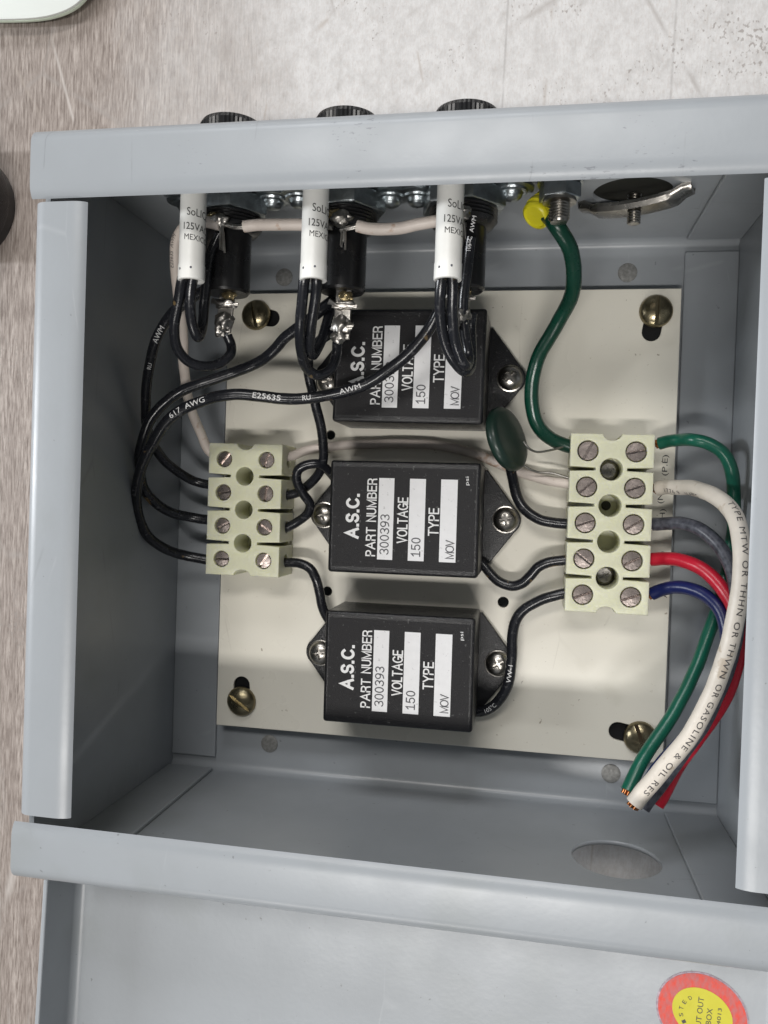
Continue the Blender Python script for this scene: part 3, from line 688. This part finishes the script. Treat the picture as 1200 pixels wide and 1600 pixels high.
def empty_part(name, L, tilt, root, seed):
    g = MB(); g.box((-2.5, -L, -.45), (2.5, 0, .45))
    me = g.mesh(); MT = Matrix.Translation((1.0, -31.6, 2.0)) @ Matrix.Rotation(tilt, 4, 'X')
    o = link(name, me, 'solder', root, 38, MT); bev(o, .3, 2)
    sb = MB(); sb.blob((0, -L*.33, .7), (3.4, 1.5, 1.3), .5, seed); sb.blob((.3, -L*.75, .9), (2.7, 3.0, 1.8), .55, seed+1); sb.blob((-.6, -L*.95, .8), (1.9, 2.2, 1.4), .5, seed+2)
    for k in range(4):
        sb.tube(smooth_path([Vector((-4.4+k*.2, -L*.30+k*.25, 1+.3*k)), Vector((-1, -L*.33-k*.2, 1.6)), Vector((4.2, -L*.38+.2*k, 1.1))], 4), .4, 7)
    link('solder_joint', sb, 'solder', o, 45, MT)
    fx = MB().blob((.7, -L*.15, .6), (2.0, 2.0, .8), .5, seed+3); link('flux_residue', fx, 'flux', o, 45, MT)
    return o
FZ = 58.0
flab = ['black panel fuse holder nearest the left wall, its end lug over a slotted brass screw', 'black panel fuse holder in the middle of the three, amber flux on its lug',
        'black panel fuse holder nearest the yellow ring terminal']
for i, x in enumerate(FHX):
    o = make_fuse(i*7+1, (13.5, 15.5, 12.5)[i], (R(-12), R(-10), R(-22))[i]); o.location = Vector((x, B, FZ))*S; o.rotation_euler = (0, R((0, 4, -5)[i]), 0)
    tag(o, flab[i], 'fuse holder', 'fuse holders through the wall of the grey box')

# ================================================================ indicator tubes
TX = [(-62.6, 65.4), (-27.3, 65.0), (9.4, 64.6)]; TZ = 80.0; TR_ = 3.6
tlab = ['white cylindrical indicator lamp over the fuse holder nearest the left wall', 'white cylindrical indicator lamp in the middle of the three, crossing the white jumper',
        'white cylindrical indicator lamp nearest the yellow ring terminal']
for i, (x, yb) in enumerate(TX):
    root = empty('indicator_lamp', (x, B, TZ)); tag(root, tlab[i], 'indicator lamp', 'white indicator lamps hanging from the wall of the box')
    L_ = B-yb
    link('tube', MB().lathe([(TR_, 0), (TR_, L_-4.6), (TR_+.12, L_-4.2), (TR_+.12, L_-.2), (TR_-.1, L_), (TR_-.8, L_), (TR_-.9, L_-2.5), (.1, L_-2.5)], 36, AY(0)), 'tube', root, 30)
    link('lens_cap', MB().lathe([(4.6, -1.5), (4.6, -3.5), (3.8, -5.5), (.1, -6.2)], 32, AY(0)), 'tube', root)
    dd = MB()
    for a in (-.55, .35):
        dd.blob((math.sin(a)*(TR_+.1), -L_+2.9+.25*a, math.cos(a)*(TR_+.1)), (.33, .35, .2), .2, 3, 2)
    link('crimp_mark', dd, 'wire_grey', root)
    tx = MB()
    for j, (t, ln, h) in enumerate((('SoLICo', 7.2, 2.15), ('125VAC', 7.6, 1.95), ('MEXICO', 7.4, 1.6))):
        v, f = text_mesh(t, .0, 0, True); x0 = min(p.x for p in v); x1 = max(p.x for p in v); y0 = min(p.y for p in v); y1 = max(p.y for p in v)
        out = []
        for p in v:
            u = (p.x-x0)/(x1-x0)*ln; w = (p.y-y0)/(y1-y0)*h; a = (-.05, -.30, -.22)[j]+(.1*i if i < 2 else 0)+(u)/TR_*1.0
            yy = (-(B-83.8), -(B-79.9), -(B-76.9))[j]-h/2+w-.10*u
            out.append((math.sin(a)*(TR_+.05), yy, math.cos(a)*(TR_+.05)))
        tx.add(out, f)
    link('lettering', tx, 'black_ink', root, 0)

# ================================================================ ground stud, ring terminal, knockout seal
gs = empty('ground_stud', (38, B, 64)); tag(gs, 'threaded steel earth stud with hex nuts pointing into the box', 'stud')
th = [(2.9, 0)]
for k in range(18): th += [(2.95, .3+k*.8), (2.5, .7+k*.8)]
th += [(2.3, 14.9), (.1, 14.9)]
link('thread', MB().lathe(th, 24, AY(0)), 'steel', gs, 20)
hx = lambda r_: [(r_*math.cos(math.pi/3*k+.3), r_*math.sin(math.pi/3*k+.3)) for k in range(6)]
link('hex_nut', from_curve(hx(5.9), [], 4.2, .5, 2), 'galv', gs, 30, Matrix.Translation((0, -6.6, 0)) @ Matrix.Rotation(R(90), 4, 'X'))
link('washer', MB().lathe([(6.3, 0), (6.3, 1.0)], 32, AY(-3.4)), 'galv', gs)
link('hex_nut', from_curve(hx(5.6), [], 3.2, .4, 2), 'galv', gs, 30, Matrix.Translation((0, -1.7, 0)) @ Matrix.Rotation(R(90), 4, 'X'))
rt = empty('ring_terminal', at(845, 329, 55)); tag(rt, 'yellow insulated ring terminal crimped on the thick green wire', 'ring terminal')
rp = Vector(rt.location)/S
link('barrel', MB().tube(smooth_path([Vector((4.5, 2.5, -2)), Vector((1.5, .2, 0)), Vector((-.5, -1.2, 1.5))], 6), 3.3, 20, lambda t: .92+.16*math.sin(t*9)**2), 'yellow', rt, 40)
yM = Vector((-.55, -.75, .45)).to_track_quat('Z', 'Y').to_matrix().to_4x4()
link('sleeve', MB().lathe([(3.0, -4.5), (4.3, -3.8), (4.5, -1.6), (4.0, -1.2), (4.7, -.5), (4.7, .9), (4.1, 1.3), (4.4, 1.9), (4.2, 3.0), (3.6, 3.4), (3.3, 2.8), (.1, 2.6)], 32, yM), 'yellow', rt, 50)
link('ring_tongue', from_curve(circle(0, 0, 4.6, 24), [circle(0, 0, 2.6, 20)], .9), 'solder', rt, 30, Matrix.Translation(Vector((38, 90.4, 64))-rp) @ Matrix.Rotation(R(90), 4, 'X'))
link('tongue_neck', MB().blob((2.3, 1.6, 4.2), (2.2, 1.5, 3.4), .15, 2), 'solder', rt, 40)

ks = empty('knockout_seal', (KO[0], B, KO[1])); tag(ks, 'steel knockout seal with winged clamp bar closing the round hole beside the earth stud', 'knockout seal')
link('cover_cap', MB().lathe([(15, -1.6), (15, -2.4), (13, -4.2), (.1, -4.6)], 40, AY(0)), 'dark_void', ks)  # steel cap coloured black in place of the shade inside the hole
# clamp bar: dished strip with bent wings
bar = MB(); nb = 14; v = []; f = []
for k in range(nb+1):
    t = -1+2*k/nb; x = t*16.6; w = 4.6 if abs(t) < .62 else 4.6-1.7*(abs(t)-.62)/.38
    up = -3.4+1.9*t*t + (1.2 if abs(t) > .8 else 0)
    for s2, q in ((-1, .0), (-.75, -1.2), (0, -1.5), (.75, -1.2), (1, .0)): v.append((x, up+q, s2*w))
    for s2, q in ((-1, .0), (-.75, -1.2), (0, -1.5), (.75, -1.2), (1, .0)): v.append((x, up+q+1.0, s2*w))
for k in range(nb):
    a = k*10; b_ = a+10
    for j in range(4): f += [(a+j, b_+j, b_+j+1, a+j+1), (a+5+j, a+6+j, b_+6+j, b_+5+j)]
    f += [(a, a+5, b_+5, b_), (a+4, b_+4, b_+9, a+9)]
f += [(0, 1, 2, 3, 4, 9, 8, 7, 6, 5), tuple(nb*10+i for i in (0, 5, 6, 7, 8, 9, 4, 3, 2, 1))]
bar.add(v, f); link('clamp_bar', bar, 'brass_steel' if 'brass_steel' in M else 'steel', ks, 40, Matrix.Translation((1.0, -.4, -2.2)) @ Matrix.Rotation(R(-23), 4, 'Y'))
th = [(2.0, 0)]
for k in range(15): th += [(2.05, .2+k*.75), (1.65, .55+k*.75)]
link('bolt', MB().lathe(th[:-6]+[(.1, th[-7][1]+.1)], 20, AY(0, .8, -1.5)), 'steel', ks, 20)

# ================================================================ disc varistor
c = at(792, 686, 27)
dv = empty('disc_varistor', c); tag(dv, 'dark green round epoxy coated disc with two thin tinned leads', 'varistor')
RM = Euler((R(-4), R(64), R(14)), 'XYZ').to_matrix().to_4x4()
link('disc', MB().lathe([(.1, -2.1), (8.8, -2.1), (10.0, -1.8), (10.7, -1.0), (10.9, 0), (10.7, 1.0), (10.0, 1.8), (8.6, 2.1), (4.5, 2.0), (.1, 2.15)], 48), 'discgreen', dv, 60, RM)
for (a, b_) in (([(818, 690, 26), (826, 700, 25), (838, 706, 23), (862, 703, 20), (892, 694, 17.5)]), 0), (([(815, 725, 20), (828, 733, 19), (842, 738, 18), (862, 739, 17.5), (892, 748, 17)]), 1):
    link('lead', MB().tube([p for p in smooth_path([at(*q)-c for q in a])], .38, 8), 'solder', dv, 60)

# ================================================================ wires
def wire(pts, dia, m, label, cat='wire', group=None, text=None, name='wire', ends=None, closed_end=True):
    P = smooth_path([at(*p) for p in pts]); rr = dia/2; sd = Vector((len(pts)*1.7, dia*3, pts[0][0]*.01))
    P = [p+Vector((noise.noise(p*.11+sd), noise.noise(p*.11+sd*2), noise.noise(p*.11+sd*3)))*.32*min(1, i/6, (len(P)-1-i)/6) for i, p in enumerate(P)]; base = P[0].copy()
    root = link(name, MB().tube([p-base for p in P], rr, 16), m, None, 70); root.location = base*S
    tag(root, label, cat, group)
    if text:
        for (txt, s0, size, ink, kw) in text:
            mb = MB(); wire_text(mb, P, rr, txt, s0, size, **kw); mb.v = [q-base for q in mb.v]; link('printing', mb, ink, root, 0)
    if ends:
        for e in ends:
            p = P[0] if e == 0 else P[-1]; d = (P[0]-P[1] if e == 0 else P[-1]-P[-2]).normalized()
            mb = MB(); a = d.orthogonal().normalized(); b = d.cross(a)
            for k in range(7):
                o = a*math.cos(k*.9)*rr*.5*(k > 0)+b*math.sin(k*.9)*rr*.5*(k > 0); mb.tube([p+o-d*.5-base, p+o+d*(1.0+.3*random.random())-base], rr*.24, 7)
            link('copper_strands', mb, 'copper', root, 60)
    return root
BG = 'black leads between the fuse holders, blocks and modules'
up = (.1, 0, 1)
# left bundle
wire([(690,478,52),(676,505,50),(655,535,49),(625,565,48),(590,590,46.5),(555,606,46),(520,616,46),(480,622,47),(440,623,49),(400,619,50),(360,616,51),(320,625,50),(285,640,49),(258,662,48),(234,700,45),(220,735,42),(213,775,38),(218,810,34),(232,838,30),(255,856,25),(285,867,19),(330,876,16.5)],
     3.65, 'wire_black', 'long printed black wire sweeping over the top module to the lowest pole of the block', group=BG,
     text=[('AWM', 35.5, 2.3, 'white_print', dict(face=up, flip=True, xs=1.25)), ('RU', 52, 2.3, 'white_print', dict(face=up, flip=True)), ('E25635', 61.5, 2.5, 'white_print', dict(face=up, flip=True, xs=1.2)), ('617  AWG', 86, 2.4, 'white_print', dict(face=up, flip=True, xs=1.3))])
wire([(520,470,55),(505,482,53),(488,496,51),(466,512,48),(446,527,46),(432,543,44),(414,560,42),(392,572,41),(370,580,40),(345,588,40),(318,597,40),(288,609,40),(258,629,41),(236,655,41),(222,690,40),(218,725,37),(224,760,33),(243,785,28),(270,801,22),(300,809,17.5),(335,813,16.5)],
     3.6, 'wire_black', 'black wire from the middle fuse holder looping by the wall to the third pole', group=BG)
wire([(318,455,54),(295,468,53),(275,484,52),(259,503,50),(243,535,47),(232,582,43),(228,630,39),(230,665,35),(240,695,31),(255,718,27),(284,741,21),(304,752,17.5),(335,759,16.5)],
     3.4, 'wire_black', 'black wire with the print AWM hanging along the left wall to the second pole', group=BG,
     text=[('AWM', 18.5, 2.5, 'white_print', dict(face=(.5, 0, 1), flip=True, xs=1.1)), ('RU', 32.5, 1.8, 'white_print', dict(face=(.5, 0, 1), flip=True))])
wire([(345,352,68),(315,347,67),(292,352,64),(278,372,61),(274,405,57),(276,440,53),(283,490,46),(287,530,40),(287,570,36),(291,610,30),(301,648,25),(314,678,20),(328,706,17),(340,712,16.5)],
     3.4, 'wire_lightwhite', 'faded white wire running down behind the leftmost indicator lamp to the first pole', group='white wires inside the box',
     text=[('E25635  AWM', 18, 1.8, 'brown_ink', dict(face=(-.2, 0, 1), flip=True))])
# right side of the four pole block
wire([(432,713,16.5),(450,713,16),(480,704,13),(521,697,12),(575,694,11.5),(640,693,11.5),(702,699,11.5),(760,716,11.5),(800,733,12),(845,748,14),(895,757,16.5)],
     3.4, 'wire_lightwhite', 'white wire lying on the plate between the top and middle modules', group='white wires inside the box')
wire([(430,774,16.5),(446,774,16.5),(466,769,17),(489,752,19),(504,726,22),(505,690,25),(499,655,28),(491,622,31),(484,598,33),(481,572,37),(487,548,43),(500,532,48),(516,521,51),(527,512,54)],
     3.3, 'wire_black', 'black wire dropping from the middle fuse lug past the left side of the top module', group=BG)
wire([(432,829,16.5),(446,825,16.5),(466,815,17),(482,801,18),(485,787,19),(474,772,21),(464,752,23),(465,735,24),(478,726,24),(497,725,23),(512,735,20),(528,752,15),(540,765,12)],
     3.3, 'wire_black', 'short black wire curled into a loop beside the middle module', group=BG)
wire([(430,880,16.5),(449,879,16.5),(468,880,17),(484,888,17.5),(494,904,17.5),(499,925,16.5),(504,948,15),(513,968,13),(530,985,12)],
     3.4, 'wire_black', 'short black wire from the lowest pole down to the corner of the bottom module', group=BG)
# between modules and the five pole block
wire([(745,875,12),(757,885,13),(767,897,13.5),(780,909,14),(800,916,14.5),(817,912,15),(828,901,15.5),(840,887,16),(857,879,16.5),(895,873,16.5)],
     3.5, 'wire_black', 'wavy black wire from the middle module to the fourth pole of the five pole block', group=BG)
wire([(740,1112,12),(757,1110,12.5),(775,1099,13.5),(789,1080,15),(797,1055,17),(800,1025,17),(800,995,16),(806,970,15.5),(820,952,15.5),(845,937,16),(868,930,16.5),(895,925,16.5)],
     3.6, 'wire_black', 'black wire printed VW-1 bending up from the bottom module to the lowest pole', group=BG,
     text=[('VW-1', 19.5, 2.2, 'white_print', dict(face=(-.1, 0, 1), xs=1.15)), ('105°C', 4.5, 2.0, 'white_print', dict(face=(-.2, 0, 1)))])
wire([(775,640,11),(785,680,12),(795,715,13),(800,745,14),(807,775,15),(822,798,16),(843,812,16.5),(865,817,16.5),(897,819,16.5)],
     3.6, 'wire_black', 'black wire curving out from under the green disc to the third pole', group=BG)
# thick green earth wire
wire([(849,331,55),(858,338,56),(869,352,58),(882,372,56),(893,398,52),(897,430,47),(892,466,40),(871,506,33),(846,548,28),(832,592,25),(831,632,23),(840,664,21),(862,686,18),(888,697,16.5),(900,700,16.5)],
     4.7, 'wire_dkgreen', 'thick dark green earth wire curving down from the yellow ring terminal', group='green wires')
# supply wires on the right, cut off above the conduit hole
SG = 'cut supply wires leaving the five pole block'
wire([(1030,693,16.5),(1045,690,18),(1066,688,21),(1085,688,25),(1104,692,26),(1124,703,27),(1138,722,27),(1145,750,26),(1147,790,24),(1146,830,22),(1141,870,21),(1131,915,21),(1117,965,22),(1100,1012,24),(1081,1058,28),(1055,1110,33),(1022,1160,38),(998,1198,42),(980,1236,45)],
     4.1, 'wire_green', 'thin green supply wire bowing behind the white one, cut end beside the slotted screw', group=SG, ends=[0, 1])
wire([(1020,819,16.5),(1040,818,18),(1065,818,22),(1090,825,26),(1112,840,29),(1130,862,32),(1143,890,35),(1152,930,38),(1150,985,41),(1138,1040,44),(1118,1090,46),(1092,1140,48),(1060,1185,50),(1028,1228,52),(1004,1262,53)],
     4.3, 'wire_grey', 'scuffed black supply wire passing under the printed white wire', group=SG, ends=[0])
wire([(1018,874,16.5),(1035,873,18),(1060,875,22),(1086,884,26),(1110,900,29),(1130,922,32),(1146,950,34),(1155,985,36),(1154,1020,38),(1144,1060,40),(1124,1105,42),(1092,1150,44),(1062,1192,45),(1042,1228,46),(1026,1257,47)],
     4.4, 'wire_red', 'red supply wire curving under the others, red cut end showing', group=SG)
wire([(1018,928,16.5),(1035,922,18),(1056,918,21),(1080,920,24),(1103,930,27),(1121,948,30),(1132,972,32),(1137,1010,34),(1132,1055,37),(1115,1100,40),(1090,1135,42),(1060,1165,43),(1036,1190,44),(1015,1222,45)],
     4.3, 'wire_blue', 'dark blue supply wire from the lowest pole tucked behind the white wire', group=SG, ends=[0])
wire([(1028,763,16.5),(1045,761,19),(1070,762,25),(1090,764,32),(1112,772,40),(1135,789,48),(1150,812,54),(1158,850,58),(1158,905,60),(1151,954,61),(1142,997,61),(1127,1046,61),(1108,1096,60),(1084,1140,60),(1056,1178,60),(1022,1217,60),(991,1256,60)],
     4.9, 'wire_white', 'thick white wire printed TYPE MTW OR THHN OR THWN OR GASOLINE & OIL', group=SG, ends=[0, 1],
     text=[('1776 9   10 AWG', 4, 2.0, 'brown_ink', dict(face=(.15, -.3, 1), xs=1.15, space=1.15)), ('TYPE MTW OR THHN OR THWN OR GASOLINE & OIL RES', 38.5, 2.3, 'brown_ink', dict(face=(.1, 0, 1), xs=1.24, space=1.22, bold=0))])
# jumpers between the fuse holders
JG = 'white jumpers between the fuse holders'
j1 = wire([(381,354,68.5),(405,352,68.5),(440,351,68.5),(475,351,68),(508,352,68)], 3.4, 'wire_lightwhite', 'white jumper from the leftmost fuse holder to behind the middle indicator lamp', group=JG)
j2 = wire([(558,353,68.5),(585,358,68.5),(620,357,68.5),(655,350,68.5),(690,344,68.5),(712,345,68)], 3.4, 'wire_lightwhite', 'white jumper between the middle and right fuse holders', group=JG)
def tinned(pts, parent, rad=.9):
    base = Vector(parent.location)/S; mb = MB()
    P = [at(*p) for p in pts]
    for k in range(4):
        o = Vector((0, math.cos(k*1.57)*rad*.5, math.sin(k*1.57)*rad*.5)); mb.tube(smooth_path([p+o*(1-.3*i)-base for i, p in enumerate(P)], 5), rad*.55, 8)
    link('tinned_strands', mb, 'solder', parent, 50)
tinned([(384,354,68.5),(370,355,68.5),(352,351,68)], j1); tinned([(506,352,68),(520,356,68)], j1)
tinned([(561,353,68.5),(548,356,68.5),(532,360,68)], j2); tinned([(710,345,68),(728,352,68)], j2)
# lamp leads
LG = 'black leads of the indicator lamps'
LW = 3.05
wire([(289,424,80),(283,445,79),(277,478,76),(272,513,72),(278,546,67),(296,566,63),(322,573,60),(347,567,57),(361,553,55),(361,540,54),(355,524,55)], LW, 'wire_black', 'long black lead of the left indicator lamp curling under to its fuse lug', group=LG)
wire([(303,424,79),(299,445,78),(298,481,76),(302,510,73),(309,527,70),(315,515,66),(319,475,65),(323,435,65),(330,395,65),(342,365,66)], LW, 'wire_black', 'black lead of the left indicator lamp turning back up in a tight hairpin', group=LG)
wire([(478,422,80),(474,445,79),(470,503,74),(471,548,67),(479,574,61),(497,586,57),(516,577,54),(525,556,52),(527,535,52)], LW, 'wire_black', 'longer black lead of the middle indicator lamp curling up to the amber lug', group=LG)
wire([(495,422,79),(495,445,78),(490,484,74),(485,518,70),(484,545,65),(490,554,60),(502,532,56),(512,500,52),(520,470,50),(526,440,50)], LW, 'wire_black', 'black lead of the middle indicator lamp passing behind its neighbour', group=LG)
wire([(692,422,80),(689,445,79),(687,478,77),(690,510,74),(698,542,71),(711,566,68),(726,581,65),(735,573,61),(737,545,58),(737,510,56),(738,490,56)], LW, 'wire_black', 'outer black lead of the right indicator lamp looping over the top module', group=LG)
wire([(706,422,79),(707,445,78),(706,480,76),(709,522,73),(717,552,70),(728,572,67),(732,560,63),(724,500,64),(727,440,66),(732,395,67),(736,370,68)], LW, 'wire_black', 'inner black lead of the right indicator lamp, returning printed beside the fuse holder', group=LG,
     text=[('105°C  AWM', 62, 1.7, 'white_print', dict(face=(0, 0, 1)))])

# ================================================================ things on the bench round the box
pp = [at(-40, 33, 4), at(75, 27, 4), at(118, 10, 4), at(140, -14, 4), at(160, -60, 4), at(-40, -80, 4)]
poly = [(p.x, p.y) for p in smooth_path([Vector((q.x, q.y, 0)) for q in pp[:5]], 6)]+[(pp[5].x, pp[5].y)]
wp = empty('white_panel', (-165, 205, -2)); tag(wp, 'white flat panel with rounded corner lying on the bench in the corner of the photo', 'panel')
link('sheet', from_curve(poly, [], 1.2, .2, 1), 'white_panel', wp, 38, Matrix.Translation((165, -205, 6.4)))
link('edge', from_curve([(x, y-.15) for x, y in poly], [], 1.4, .2, 1), 'panel_edge', wp, 38, Matrix.Translation((165, -205, 5.1)))
link('foot', MB().lathe([(8, 0), (8, 4.6)], 24), 'panel_edge', wp, 38, Matrix.Translation((-18, 22, 0)))
bq = at(-2, 318, 3); bk = empty('black_canister', (bq.x-17.5, bq.y, -2)); tag(bk, 'black round canister just entering the picture at the left edge', 'canister')
bk.scale = (1.25, 1.25, 1.25)
link('body', MB().lathe([(17, 0), (17.3, 1), (17.5, 8), (17.2, 20), (14, 23), (.1, 24)], 48), 'phenolic', bk, 40)
link('band', MB().lathe([(17.7, 4), (17.9, 5), (17.9, 9), (17.7, 10)], 48), 'blackcase', bk, 40)
